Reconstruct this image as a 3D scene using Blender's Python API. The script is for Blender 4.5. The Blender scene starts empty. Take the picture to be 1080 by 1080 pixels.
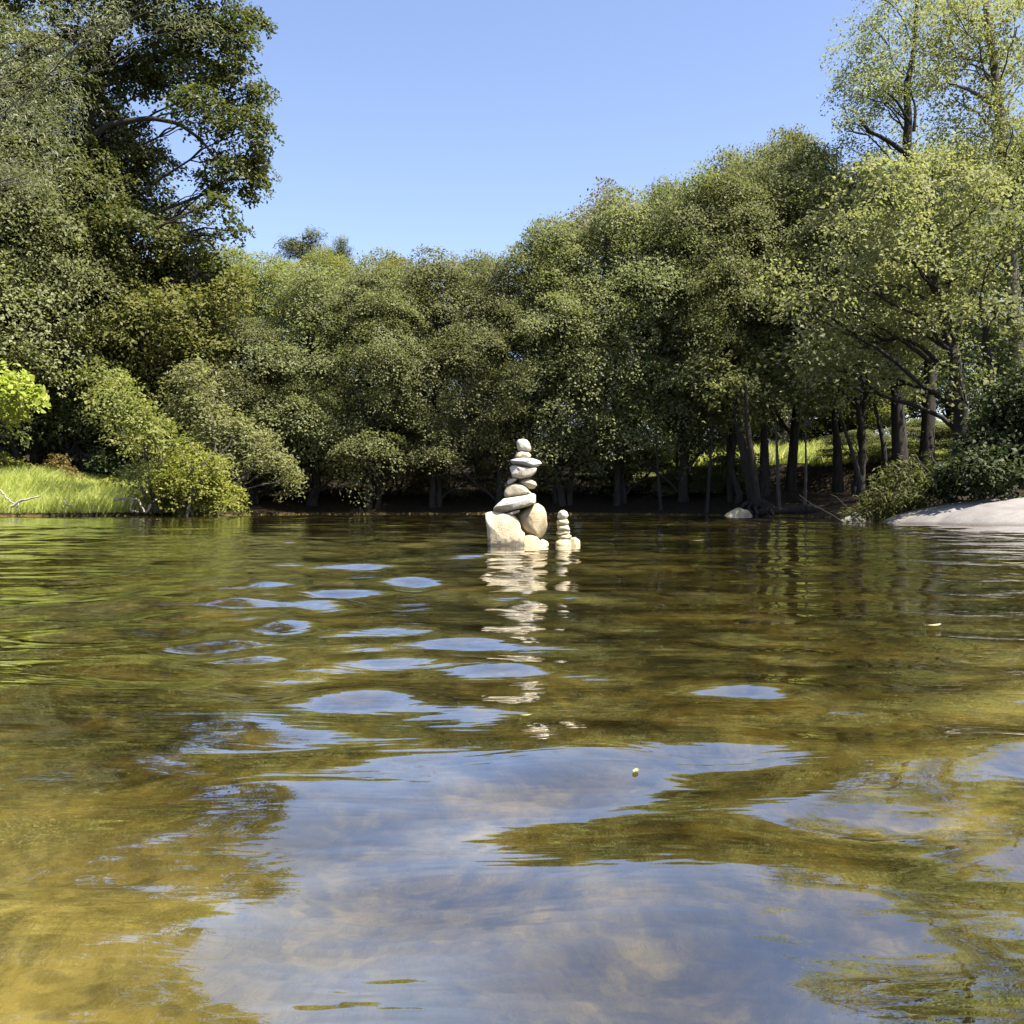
import bpy, bmesh, math
import numpy as np
from mathutils import Vector

S = bpy.context.scene
COL = S.collection
PI = math.pi
rng = np.random.default_rng(11)

# ------------------------------------------------------------------ camera, sky, sun, exposure
H = 0.45                      # camera height above the water
F = 1080.0                    # focal length in photo pixels
HOR = 527.0                   # horizon row in the photo


def at(px, py, d):
    """point d metres up-river that the photo shows at (px, py)"""
    return Vector(((px - 540) / F * d, d, H + (HOR - py) / F * d))


cam = bpy.data.cameras.new("camera")
cam.sensor_width = cam.sensor_height = 36
cam.lens = 36 * F / 1080
cam.clip_start = 0.05
cam.clip_end = 2000
co = bpy.data.objects.new("camera", cam)
COL.objects.link(co)
co.location = (0, 0, H)
co.rotation_euler = (PI / 2 - math.atan((540 - HOR) / F), 0, 0)
S.camera = co

SUN = Vector((0.44, -0.26, 0.86)).normalized()      # direction to the sun
sun_el = math.asin(SUN.z)
sun_az = math.atan2(SUN.x, SUN.y)
W = bpy.data.worlds.new("World")
S.world = W
W.use_nodes = True
wn = W.node_tree.nodes
sky = wn.new("ShaderNodeTexSky")
sky.sky_type = 'NISHITA'
sky.sun_disc = False
sky.sun_elevation = sun_el
sky.sun_rotation = sun_az
sky.air_density = 1.0
sky.dust_density = 1.0
sky.ozone_density = 4.5
tint = wn.new("ShaderNodeMixRGB")
tint.blend_type = 'MULTIPLY'
tint.inputs[0].default_value = 1
tint.inputs[2].default_value = (1.17, 1.0, 0.98, 1)
W.node_tree.links.new(sky.outputs[0], tint.inputs[1])
W.node_tree.links.new(tint.outputs[0], wn['Background'].inputs[0])
wn['Background'].inputs[1].default_value = 0.083

sl = bpy.data.lights.new("sun", 'SUN')
sl.energy = 5.0
sl.angle = math.radians(0.5)
sl.color = (1.0, 0.94, 0.84)
so = bpy.data.objects.new("sun", sl)
COL.objects.link(so)
so.rotation_euler = (-SUN).to_track_quat('-Z', 'Y').to_euler()
so.location = (10, -10, 30)

S.view_settings.view_transform = 'Standard'
S.view_settings.look = 'None'
S.view_settings.gamma = 1
S.view_settings.exposure = 1.72
S.render.engine = 'CYCLES'
cy = S.cycles
cy.use_denoising = True
cy.max_bounces = 8
cy.diffuse_bounces = 4
cy.glossy_bounces = 4
cy.transmission_bounces = 6
cy.transparent_max_bounces = 8
cy.sample_clamp_indirect = 4
cy.caustics_reflective = False
cy.caustics_refractive = True
cy.blur_glossy = 0.3

# ------------------------------------------------------------------ helpers


def mesh_np(name, verts, quads=None, tris=None, mat=None, smooth=False):
    me = bpy.data.meshes.new(name)
    verts = np.asarray(verts, np.float32)
    me.vertices.add(len(verts))
    me.vertices.foreach_set("co", verts.ravel())
    idx, starts, n = [], [], 0
    if quads is not None and len(quads):
        q = np.asarray(quads, np.int32)
        idx.append(q.ravel()); starts.append(np.arange(len(q), dtype=np.int32) * 4); n += q.size
    if tris is not None and len(tris):
        t = np.asarray(tris, np.int32)
        idx.append(t.ravel()); starts.append(np.arange(len(t), dtype=np.int32) * 3 + n); n += t.size
    idx = np.concatenate(idx); starts = np.concatenate(starts)
    me.loops.add(len(idx)); me.loops.foreach_set("vertex_index", idx)
    me.polygons.add(len(starts)); me.polygons.foreach_set("loop_start", starts)
    if smooth:
        me.polygons.foreach_set("use_smooth", np.ones(len(starts), bool))
    me.update(calc_edges=True)
    me.validate()
    if mat:
        me.materials.append(mat)
    return me


def link(name, me, parent=None):
    o = bpy.data.objects.new(name, me)
    COL.objects.link(o)
    if parent is not None:
        o.parent = parent
    return o


def tag(o, label=None, cat=None, group=None, kind=None):
    for k, v in (("label", label), ("category", cat), ("group", group), ("kind", kind)):
        if v:
            o[k] = v
    return o


def empty(name, loc, rz=0, scale=(1, 1, 1)):
    o = bpy.data.objects.new(name, None)
    COL.objects.link(o)
    o.empty_display_size = 0.3
    o.location = loc
    o.rotation_euler = (0, 0, rz)
    o.scale = scale
    return o


def copy_tree(o, parent=None):
    c = o.copy()
    COL.objects.link(c)
    if parent is not None:
        c.parent = parent
    for ch in list(o.children):
        copy_tree(ch, c)
    return c


class Tubes:
    """collects tapered tubes into one mesh"""

    def __init__(self):
        self.v, self.q, self.n = [], [], 0

    def add(self, pts, radii, sides=7):
        pts = np.asarray(pts, float)
        radii = np.asarray(radii, float)
        k = len(pts)
        tan = np.gradient(pts, axis=0)
        tan /= np.linalg.norm(tan, axis=1)[:, None] + 1e-9
        ref = np.tile([0.31, 0.9, 0.12], (k, 1))
        u = np.cross(tan, ref); u /= np.linalg.norm(u, axis=1)[:, None] + 1e-9
        w = np.cross(tan, u)
        a = np.arange(sides) * 2 * PI / sides
        ring = pts[:, None] + radii[:, None, None] * (np.cos(a)[None, :, None] * u[:, None] + np.sin(a)[None, :, None] * w[:, None])
        self.v.append(ring.reshape(-1, 3))
        i = np.arange(k - 1)[:, None] * sides
        j = np.arange(sides)[None]
        j2 = (j + 1) % sides
        q = np.stack([i + j, i + j2, i + sides + j2, i + sides + j], -1).reshape(-1, 4) + self.n
        self.q.append(q)
        self.n += k * sides

    def build(self, name, mat, parent=None):
        me = mesh_np(name, np.concatenate(self.v), np.concatenate(self.q), mat=mat, smooth=True)
        return link(name, me, parent)


def curve_pts(a, b, n, wob, r, sag=0.0):
    t = np.linspace(0, 1, n)[:, None]
    a, b = np.asarray(a, float), np.asarray(b, float)
    p = a + (b - a) * t
    off = np.cumsum(r.normal(0, 1, (n, 3)), 0)
    off -= off[0] + (off[-1] - off[0]) * t
    p += off * wob * np.linalg.norm(b - a) / n ** 0.5
    p[:, 2] += sag * np.sin(PI * t[:, 0])
    return p


# ------------------------------------------------------------------ materials


class NT:
    def __init__(self, name):
        self.m = bpy.data.materials.new(name)
        self.m.use_nodes = True
        self.t = self.m.node_tree
        self.t.nodes.clear()
        self.out = self.n("OutputMaterial")

    def n(self, kind, **kw):
        x = self.t.nodes.new("ShaderNode" + kind)
        for k, v in kw.items():
            setattr(x, k, v)
        return x

    def l(self, a, b):
        self.t.links.new(a, b)

    def set(self, node, **kw):
        for k, v in kw.items():
            s = node.inputs[k.replace("_", " ")]
            if hasattr(v, "is_output") or isinstance(v, bpy.types.NodeSocket):
                self.l(v, s)
            else:
                s.default_value = v
        return node

    def noise(self, scale, detail=4, rough=0.55, vec=None, dist=0.0):
        x = self.n("TexNoise")
        x.inputs["Scale"].default_value = scale
        x.inputs["Detail"].default_value = detail
        x.inputs["Roughness"].default_value = rough
        x.inputs["Distortion"].default_value = dist
        if vec is not None:
            self.l(vec, x.inputs["Vector"])
        return x.outputs["Fac"]

    def ramp(self, fac, stops):
        x = self.n("ValToRGB")
        el = x.color_ramp.elements
        while len(el) < len(stops):
            el.new(0.5)
        for e, (p, c) in zip(el, stops):
            e.position = p
            e.color = (*c, 1)
        self.l(fac, x.inputs[0])
        return x.outputs[0]

    def mix(self, fac, a, b, blend='MIX'):
        x = self.n("MixRGB", blend_type=blend)
        for s, v in zip(x.inputs, (fac, a, b)):
            if isinstance(v, bpy.types.NodeSocket):
                self.l(v, s)
            elif isinstance(v, tuple):
                s.default_value = (*v, 1)
            else:
                s.default_value = v
        return x.outputs[0]

    def mapping(self, coord="Object", scale=(1, 1, 1), rot=(0, 0, 0)):
        tc = self.n("TexCoord")
        mp = self.n("Mapping")
        mp.inputs["Scale"].default_value = scale
        mp.inputs["Rotation"].default_value = rot
        self.l(tc.outputs[coord], mp.inputs[0])
        return mp.outputs[0]

    def bump(self, h, strength=0.5, dist=0.02, normal=None):
        x = self.n("Bump")
        x.inputs["Strength"].default_value = strength
        x.inputs["Distance"].default_value = dist
        self.l(h, x.inputs["Height"])
        if normal is not None:
            self.l(normal, x.inputs["Normal"])
        return x.outputs[0]

    def principled(self, color, rough=0.8, spec=0.3, normal=None):
        p = self.n("BsdfPrincipled")
        self.set(p, Base_Color=color if isinstance(color, bpy.types.NodeSocket) else (*color, 1), Roughness=rough)
        p.inputs["Specular IOR Level"].default_value = spec
        if normal is not None:
            self.l(normal, p.inputs["Normal"])
        return p.outputs[0]

    def done(self, shader):
        self.l(shader, self.out.inputs[0])
        return self.m


def leaf_mat(name, stops, trans=0.42, rough=0.6, spec=0.15, hue_var=0.02, val_var=0.4):
    """leaf: colour differs from leaf to leaf and a little from tree to tree"""
    t = NT(name)
    g = t.n("NewGeometry")
    oi = t.n("ObjectInfo")
    c = t.ramp(g.outputs["Random Per Island"], stops)
    hs = t.n("HueSaturation")
    m1 = t.n("MapRange"); m1.inputs["To Min"].default_value = 0.5 - hue_var / 2; m1.inputs["To Max"].default_value = 0.5 + hue_var / 2
    m2 = t.n("MapRange"); m2.inputs["To Min"].default_value = 1 - val_var / 2; m2.inputs["To Max"].default_value = 1 + val_var / 2
    t.l(oi.outputs["Random"], m1.inputs["Value"])
    t.l(oi.outputs["Random"], m2.inputs["Value"])
    t.l(m1.outputs[0], hs.inputs["Hue"]); t.l(m2.outputs[0], hs.inputs["Value"]); t.l(c, hs.inputs["Color"])
    p = t.principled(hs.outputs[0], rough, spec)
    tr = t.n("BsdfTranslucent")
    yl = t.mix(0.5, hs.outputs[0], (1.42, 1.55, 0.5), 'MULTIPLY')
    t.l(yl, tr.inputs[0])
    mx = t.n("MixShader"); mx.inputs[0].default_value = trans
    t.l(p, mx.inputs[1]); t.l(tr.outputs[0], mx.inputs[2])
    return t.done(mx.outputs[0])


M = {}
M["alder"] = leaf_mat("alder_leaf", [(0, (0.105, 0.122, 0.05)), (0.55, (0.155, 0.168, 0.074)), (0.9, (0.20, 0.206, 0.098)), (1, (0.25, 0.24, 0.125))])
M["oak"] = leaf_mat("broad_leaf", [(0, (0.050, 0.068, 0.018)), (0.6, (0.088, 0.105, 0.03)), (0.92, (0.13, 0.14, 0.04)), (1, (0.20, 0.18, 0.05))], rough=0.5, spec=0.25)
M["yellowish"] = leaf_mat("yellow_green_leaf", [(0, (0.125, 0.142, 0.036)), (0.6, (0.17, 0.182, 0.055)), (1, (0.24, 0.225, 0.08))])
M["bright"] = leaf_mat("bright_leaf", [(0, (0.17, 0.19, 0.036)), (0.6, (0.235, 0.25, 0.055)), (1, (0.31, 0.30, 0.09))], trans=0.45)
M["pale"] = leaf_mat("pale_willow_leaf", [(0, (0.175, 0.188, 0.085)), (0.6, (0.24, 0.25, 0.122)), (1, (0.31, 0.31, 0.175))], trans=0.48)
M["olive"] = leaf_mat("olive_leaf", [(0, (0.11, 0.123, 0.054)), (0.6, (0.165, 0.176, 0.082)), (1, (0.24, 0.24, 0.125))])
M["lime"] = leaf_mat("lime_leaf", [(0, (0.19, 0.23, 0.035)), (0.6, (0.28, 0.31, 0.06)), (1, (0.36, 0.36, 0.10))], trans=0.45)
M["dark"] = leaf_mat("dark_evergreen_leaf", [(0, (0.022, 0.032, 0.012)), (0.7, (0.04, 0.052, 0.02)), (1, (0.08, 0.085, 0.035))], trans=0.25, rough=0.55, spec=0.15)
M["brown"] = leaf_mat("brown_tinged_leaf", [(0, (0.10, 0.085, 0.03)), (0.6, (0.15, 0.12, 0.045)), (1, (0.22, 0.15, 0.06))])
M["pine"] = leaf_mat("pine_needle", [(0, (0.06, 0.075, 0.03)), (1, (0.12, 0.13, 0.06))], trans=0.15)
M["feather"] = leaf_mat("grey_green_needle", [(0, (0.13, 0.145, 0.085)), (0.7, (0.19, 0.20, 0.12)), (1, (0.27, 0.27, 0.18))], trans=0.3)
M["grass"] = leaf_mat("grass_blade", [(0, (0.34, 0.38, 0.11)), (0.6, (0.48, 0.51, 0.18)), (1, (0.60, 0.57, 0.30))], trans=0.5, rough=0.6)
M["fern"] = leaf_mat("fern_leaf", [(0, (0.07, 0.09, 0.025)), (0.6, (0.10, 0.115, 0.035)), (1, (0.15, 0.15, 0.06))])


def bark_mat(name, a, b, sc=9):
    t = NT(name)
    v = t.mapping(scale=(1, 1, 0.22))
    n = t.noise(sc, 6, 0.65, v)
    c = t.ramp(n, [(0.3, a), (0.7, b)])
    return t.done(t.principled(c, 0.9, 0.2, t.bump(n, 0.8, 0.03)))


M["bark"] = bark_mat("dark_bark", (0.014, 0.012, 0.010), (0.045, 0.040, 0.032))
M["greybark"] = bark_mat("grey_bark", (0.04, 0.036, 0.03), (0.11, 0.10, 0.085))
M["driftwood"] = bark_mat("bleached_driftwood", (0.20, 0.18, 0.15), (0.40, 0.36, 0.31), 14)
M["wetwood"] = bark_mat("wet_dark_wood", (0.012, 0.010, 0.008), (0.04, 0.033, 0.025), 10)


def stone_mat(name, a, b, c, sc=9, wet=True):
    t = NT(name)
    v = t.mapping()
    n1 = t.noise(sc, 8, 0.7, v)
    n2 = t.noise(sc * 9, 3, 0.6, v)
    n3 = t.noise(sc * 0.35, 3, 0.5, v)
    col = t.ramp(n1, [(0.28, a), (0.5, b), (0.75, c)])
    col = t.mix(t.ramp(n2, [(0.30, (0.45, 0.45, 0.45)), (0.42, (1, 1, 1))]), (0.25, 0.22, 0.18), col, 'MIX')
    col = t.mix(t.ramp(n3, [(0.45, (0, 0, 0)), (0.75, (0.4, 0.4, 0.4))]), col, (0.30, 0.25, 0.16))
    # a wet, algae-stained band along the waterline: it stays with the stone
    rough = 0.8
    if wet:
        g = t.n("NewGeometry")
        sx = t.n("SeparateXYZ"); t.l(g.outputs["Position"], sx.inputs[0])
        n4 = t.noise(22, 4, 0.6, v)
        ad = t.n("Math", operation='MULTIPLY_ADD'); t.l(n4, ad.inputs[0]); ad.inputs[1].default_value = 0.16; t.l(sx.outputs[2], ad.inputs[2])
        mr = t.n("MapRange"); mr.inputs["From Min"].default_value = 0.105; mr.inputs["From Max"].default_value = 0.165
        mr.inputs["To Min"].default_value = 0.88; mr.inputs["To Max"].default_value = 0.0
        t.l(ad.outputs[0], mr.inputs["Value"])
        col = t.mix(mr.outputs[0], col, (0.05, 0.043, 0.032))
    hh = t.mix(0.35, n1, n2)
    return t.done(t.principled(col, rough, 0.25, t.bump(hh, 0.6, 0.03)))


M["stone_cream_wet"] = stone_mat("cream_granite_wet_foot", (0.30, 0.25, 0.15), (0.46, 0.395, 0.265), (0.56, 0.50, 0.37))
M["stone_cream"] = stone_mat("cream_granite", (0.30, 0.25, 0.15), (0.46, 0.395, 0.265), (0.56, 0.50, 0.37), wet=False)
M["stone_white"] = stone_mat("whitish_granite", (0.36, 0.33, 0.27), (0.50, 0.47, 0.39), (0.60, 0.57, 0.49), wet=False)
M["stone_grey"] = stone_mat("grey_schist", (0.28, 0.28, 0.29), (0.40, 0.40, 0.41), (0.48, 0.47, 0.46), wet=False)
M["stone_tan"] = stone_mat("tan_granite", (0.22, 0.18, 0.10), (0.39, 0.325, 0.20), (0.50, 0.44, 0.29), wet=False)
M["stone_olive"] = stone_mat("olive_granite", (0.22, 0.20, 0.135), (0.35, 0.31, 0.22), (0.45, 0.41, 0.30), wet=False)


def slab_mat():
    t = NT("pale_granite_slab")
    v = t.mapping()
    n1 = t.noise(1.3, 8, 0.65, v)
    n2 = t.noise(30, 4, 0.6, v)
    v2 = t.mapping(scale=(0.7, 3.5, 3.0), rot=(0, 0, 0.4))
    n3 = t.noise(1.6, 5, 0.6, v2)
    c = t.ramp(n1, [(0.3, (0.11, 0.103, 0.097)), (0.5, (0.19, 0.178, 0.166)), (0.75, (0.27, 0.25, 0.23))])
    c = t.mix(t.ramp(n3, [(0.35, (0.7, 0.7, 0.7)), (0.5, (0, 0, 0))]), c, (0.16, 0.145, 0.125))
    c = t.mix(t.ramp(n2, [(0.3, (0.4, 0.4, 0.4)), (0.45, (0, 0, 0))]), c, (0.12, 0.115, 0.11))
    g = t.n("NewGeometry")
    sx = t.n("SeparateXYZ"); t.l(g.outputs["Position"], sx.inputs[0])
    mr = t.n("MapRange"); mr.inputs["From Min"].default_value = 0.015; mr.inputs["From Max"].default_value = 0.06
    mr.inputs["To Min"].default_value = 0.7; mr.inputs["To Max"].default_value = 0
    t.l(sx.outputs[2], mr.inputs["Value"])
    c = t.mix(mr.outputs[0], c, (0.10, 0.08, 0.06))
    return t.done(t.principled(c, 0.75, 0.3, t.bump(t.mix(0.2, n3, n2), 0.55, 0.05)))


M["slab"] = slab_mat()
M["bedstone"] = stone_mat("algae_stone", (0.05, 0.04, 0.012), (0.13, 0.10, 0.03), (0.24, 0.19, 0.07), wet=False)


def ground_mat():
    t = NT("ground_earth")
    g = t.n("NewGeometry")
    sx = t.n("SeparateXYZ"); t.l(g.outputs["Position"], sx.inputs[0])
    v = t.mapping()
    n1 = t.noise(1.2, 7, 0.6, v)
    n2 = t.noise(14, 5, 0.6, v)
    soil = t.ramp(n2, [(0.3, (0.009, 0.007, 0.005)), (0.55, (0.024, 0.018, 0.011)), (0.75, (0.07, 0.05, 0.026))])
    green = t.ramp(n2, [(0.3, (0.06, 0.08, 0.015)), (0.7, (0.15, 0.20, 0.04))])
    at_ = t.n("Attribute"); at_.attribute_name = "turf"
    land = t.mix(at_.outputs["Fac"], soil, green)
    # river bed: golden sand, olive algae, darker cobbles
    n5 = t.noise(7.0, 7, 0.7, v, 0.25)
    cob = t.ramp(n5, [(0.36, (0.012, 0.010, 0.002)), (0.5, (0.065, 0.050, 0.009)), (0.66, (0.19, 0.148, 0.03))])
    sand = t.ramp(n1, [(0.34, (0.010, 0.008, 0.002)), (0.46, (0.05, 0.039, 0.007)), (0.57, (0.15, 0.108, 0.017)), (0.69, (0.28, 0.215, 0.042))])
    bed = t.mix(0.45, sand, cob)
    bed = t.mix(t.ramp(n2, [(0.35, (0.55, 0.55, 0.55)), (0.5, (0, 0, 0))]), bed, (0.022, 0.019, 0.005))
    # loose pebbles, and two paler golden patches on the bed, ragged at the rim
    vo = t.n("TexVoronoi", feature='SMOOTH_F1'); vo.inputs["Scale"].default_value = 30; vo.inputs["Smoothness"].default_value = 0.35
    t.l(t.mix(0.10, v, t.n("TexNoise").outputs["Color"], 'ADD'), vo.inputs["Vector"])
    peb = t.ramp(vo.outputs["Color"], [(0.15, (0.45, 0.45, 0.42)), (0.5, (1, 1, 1)), (0.85, (1.5, 1.45, 1.3))])
    bed = t.mix(0.4, bed, peb, 'MULTIPLY')
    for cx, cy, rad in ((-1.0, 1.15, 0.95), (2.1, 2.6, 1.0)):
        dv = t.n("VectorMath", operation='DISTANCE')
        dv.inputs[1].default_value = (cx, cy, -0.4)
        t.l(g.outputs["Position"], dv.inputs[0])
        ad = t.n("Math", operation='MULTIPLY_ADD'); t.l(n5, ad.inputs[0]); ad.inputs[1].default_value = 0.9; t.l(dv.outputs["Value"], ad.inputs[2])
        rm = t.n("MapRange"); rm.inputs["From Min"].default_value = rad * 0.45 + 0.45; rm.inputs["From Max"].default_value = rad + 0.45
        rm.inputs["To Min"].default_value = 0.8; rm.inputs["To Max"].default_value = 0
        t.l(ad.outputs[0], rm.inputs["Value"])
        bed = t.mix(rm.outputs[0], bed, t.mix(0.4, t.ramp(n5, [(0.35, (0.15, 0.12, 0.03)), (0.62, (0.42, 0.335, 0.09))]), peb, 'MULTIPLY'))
    mr = t.n("MapRange"); mr.inputs["From Min"].default_value = -0.02; mr.inputs["From Max"].default_value = 0.06
    t.l(sx.outputs[2], mr.inputs["Value"])
    c = t.mix(mr.outputs[0], bed, land)
    h = t.mix(0.5, n2, n5)
    return t.done(t.principled(c, 0.95, 0.1, t.bump(h, 0.6, 0.06)))


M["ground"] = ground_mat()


def water_mat():
    t = NT("river_water")
    v = t.mapping(scale=(0.55, 1.7, 1))
    n1 = t.noise(4.5, 3, 0.5, v, 0.3)
    n2 = t.noise(17, 3, 0.5, v, 0.4)
    b = t.bump(n1, 0.085, 0.05)
    b = t.bump(n2, 0.014, 0.015, b)
    p = t.n("BsdfPrincipled")
    t.set(p, Base_Color=(0.97, 0.95, 0.86, 1), Roughness=0.0, IOR=1.333)
    p.inputs["Transmission Weight"].default_value = 1
    p.inputs["Coat Weight"].default_value = 1
    p.inputs["Coat Roughness"].default_value = 0
    p.inputs["Coat IOR"].default_value = 2.75
    t.l(b, p.inputs["Normal"])
    t.l(b, p.inputs["Coat Normal"])
    return t.done(p.outputs[0])


M["water"] = water_mat()

# ------------------------------------------------------------------ terrain (one sheet: river bed, banks, hills)
SHORE = np.array([(-90, 18), (-30, 23), (-17, 26), (-13.5, 27.2), (-10, 28.0), (-8.0, 28.6), (-7.2, 29.4), (-6.6, 30.6),
                  (-3, 31.2), (0, 31.0), (3, 30.6), (5.2, 29.2), (6.4, 28.2), (7.4, 27.2), (8.1, 25.5), (8.2, 22),
                  (8.3, 19.5), (9.0, 18), (11, 16.8), (15, 14.5), (25, 11), (90, 4)], float)


def shore_sd(x, y):
    """signed distance to the shoreline, positive on land"""
    x = np.asarray(x, float); y = np.asarray(y, float)
    best = np.full(x.shape, 1e9)
    for a, b in zip(SHORE[:-1], SHORE[1:]):
        d = b - a
        t = np.clip(((x - a[0]) * d[0] + (y - a[1]) * d[1]) / (d @ d), 0, 1)
        best = np.minimum(best, np.hypot(x - a[0] - t * d[0], y - a[1] - t * d[1]))
    # the polyline is a function of x except near the right bank, where x only grows
    ys = np.interp(x, SHORE[:, 0], SHORE[:, 1])
    return np.where(y > ys, best, -best)


def sm(a, b, x):
    t = np.clip((x - a) / (b - a), 0, 1)
    return t * t * (3 - 2 * t)


def nz(x, y, s, seed=0):
    r = np.random.default_rng(100 + seed)
    z = 0
    for k in range(7):
        a = r.uniform(0, 2 * PI); f = s * r.uniform(0.6, 1.9)
        z = z + np.sin((x * np.cos(a) + y * np.sin(a)) * f + r.uniform(0, 6.28) + 0.8 * np.sin((x * np.sin(a) - y * np.cos(a)) * f * 0.7 + k)) / 7
    return z * 1.7


def ground_z(x, y):
    x = np.asarray(x, float); y = np.asarray(y, float)
    sd = shore_sd(x, y)
    left = sm(-6.0, -8.5, x)
    right = sm(4.0, 6.5, x) * sm(17, 23, y)
    mid = 1 - np.maximum(left, right)
    land_l = 0.10 + (0.35 + 0.55 * sm(-8.0, -14.0, x)) * sm(0, 3.0, sd) + 0.9 * sm(4, 12, sd)
    land_m = 0.06 + 0.55 * sm(0, 3, sd) + 0.8 * sm(3, 10, sd)
    land_r = 0.05 + 0.62 * sm(0, 4.5, sd) + 0.95 * sm(5.2, 6.6, sd) + 0.9 * sm(7, 16, sd)
    wl, wr = left, right * (1 - left)
    z = land_l * wl + land_r * wr + land_m * np.clip(1 - wl - wr, 0, 1)
    z = z + 9.0 * sm(14, 70, sd) * sm(12, -20, x) + 2.0 * sm(20, 80, sd)
    z = z + 0.06 * nz(x, y, 1.6, 3) * sm(0, 1.5, sd)
    bed = -0.04 - 0.40 * (1 - np.exp(np.minimum(sd, 0) / 2.0)) + 0.075 * nz(x, y, 1.7, 1) + 0.035 * nz(x, y, 5.5, 2)
    bed = bed + 0.20 * np.exp(-((x - 0.25) ** 2 / 0.8 + (y - 10.1) ** 2 / 0.9))
    bed = np.minimum(bed, -0.03)
    return np.where(sd > 0, z, bed)


def gz(x, y):
    return float(ground_z(np.array([x]), np.array([y]))[0])


def stretch(fine, step, far, growth):
    out = [0.0]
    while out[-1] < far:
        out.append(out[-1] + (step if out[-1] < fine else step + (out[-1] - fine) * growth))
    return np.array(out)


def grid(xs, ys):
    X, Y = np.meshgrid(xs, ys)
    nx, ny = len(xs), len(ys)
    i = np.arange((ny - 1) * nx).reshape(ny - 1, nx)[:, :-1].ravel()
    return X, Y, np.stack([i, i + 1, i + nx + 1, i + nx], -1)


px_ = stretch(12, 0.09, 400, 0.10)
xs = np.concatenate([-px_[:0:-1], px_])
ys = np.concatenate([-stretch(2, 0.12, 120, 0.12)[:0:-1], stretch(36, 0.09, 600, 0.10)])
X, Y, Q = grid(xs, ys)
Z = ground_z(X.ravel(), Y.ravel()).reshape(X.shape)
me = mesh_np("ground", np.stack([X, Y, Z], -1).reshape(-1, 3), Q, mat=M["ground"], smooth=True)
sd = shore_sd(X.ravel(), Y.ravel())
xr, yr = X.ravel(), Y.ravel()
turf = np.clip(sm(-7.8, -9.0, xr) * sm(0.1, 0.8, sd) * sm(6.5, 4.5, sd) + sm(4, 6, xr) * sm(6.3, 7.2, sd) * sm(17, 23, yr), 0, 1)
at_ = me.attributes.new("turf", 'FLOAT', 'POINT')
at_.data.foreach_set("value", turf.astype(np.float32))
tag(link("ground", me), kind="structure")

# ------------------------------------------------------------------ water
wr_ = np.random.default_rng(61)
WAVES = []
for k in range(40):
    lam = math.exp(wr_.uniform(math.log(0.30), math.log(1.7)))
    a = wr_.normal(0.15, 0.75) + (PI if wr_.random() < 0.2 else 0)
    slope = 0.0215 * (lam / 0.7) ** 0.05
    WAVES.append((math.sin(a) * 2 * PI / lam, math.cos(a) * 2 * PI / lam, slope * lam / (2 * PI), wr_.uniform(0, 2 * PI), lam))
NSL = 0.021
NEAR = []                      # short swell near the camera, where someone stands in the water
for k in range(14):
    lam = wr_.uniform(0.24, 0.62)
    a = wr_.normal(0.12, 0.55)
    NEAR.append((math.sin(a) * 2 * PI / lam, math.cos(a) * 2 * PI / lam, NSL * lam / (2 * PI), wr_.uniform(0, 2 * PI)))


def water_z(x, y):
    x = np.asarray(x, float); y = np.asarray(y, float)
    wx = x + 0.10 * np.sin(1.3 * y + 0.7 * x) + 0.06 * np.sin(2.9 * x - 1.1 * y)
    wy = y + 0.12 * np.sin(1.1 * x + 0.5) + 0.07 * np.sin(2.3 * y + 1.9 * x)
    dist = np.hypot(x, y)
    z = np.zeros(x.shape)
    env = 0.42 + 0.24 * nz(x, y, 0.55, 9) + 0.35 * np.exp(-(x / 2.5) ** 2 - ((y - 1.5) / 1.8) ** 2)
    for kx, ky, A, ph, lam in WAVES:
        fade = sm(95 * lam, 50 * lam, dist)
        z += A * fade * np.sin(kx * wx + ky * wy + ph)
    # livelier where the camera's holder stirred the water, left of the cairn
    stir = np.exp(-((x + 1.0) / 1.0) ** 2 - ((y - 4.6) / 2.6) ** 2)
    z *= np.clip(env, 0.2, 1.2) * (1 + 1.15 * stir) * (1 - 0.5 * np.exp(-((x - 1.5) / 1.3) ** 2 - ((y - 4.0) / 2.0) ** 2))
    nw = sm(5.5, 2.5, dist)
    for kx, ky, A, ph in NEAR:
        z += A * nw * np.sin(kx * (x + 0.25 * (wx - x)) + ky * (y + 0.4 * (wy - y)) + ph)
    # rings where an insect touched the surface
    for (rx, ry, amp) in ((-1.62, 5.05, 0.006), (0.62, 1.15, 0.0016)):
        r = np.hypot(x - rx, y - ry)
        z += amp * np.sin(r * 38) * np.exp(-(r / 0.17) ** 2)
    return z


def wz(x, y):
    return float(water_z(np.array([x]), np.array([y]))[0])


hx = stretch(1.3, 0.024, 95, 0.0115)
xs = np.concatenate([-hx[:0:-1], hx])
hy = stretch(4.0, 0.02, 62, 0.0065)
ys = np.concatenate([-stretch(0.6, 0.03, 60, 0.05)[:0:-1], hy])
X, Y, Q = grid(xs, ys)
Z = water_z(X.ravel(), Y.ravel()).reshape(X.shape)
wo = link("water", mesh_np("water", np.stack([X, Y, Z], -1).reshape(-1, 3), Q, mat=M["water"], smooth=True))
tag(wo, kind="structure")
# the sun is refracted by the ripples onto the river bed
sl.cycles.is_caustics_light = True
wo.cycles.is_caustics_caster = True
for o in COL.objects:
    if o.name == "ground":
        o.cycles.is_caustics_receiver = True

# ------------------------------------------------------------------ foliage


def unit(v):
    return v / (np.linalg.norm(v, axis=-1, keepdims=True) + 1e-9)


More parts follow.
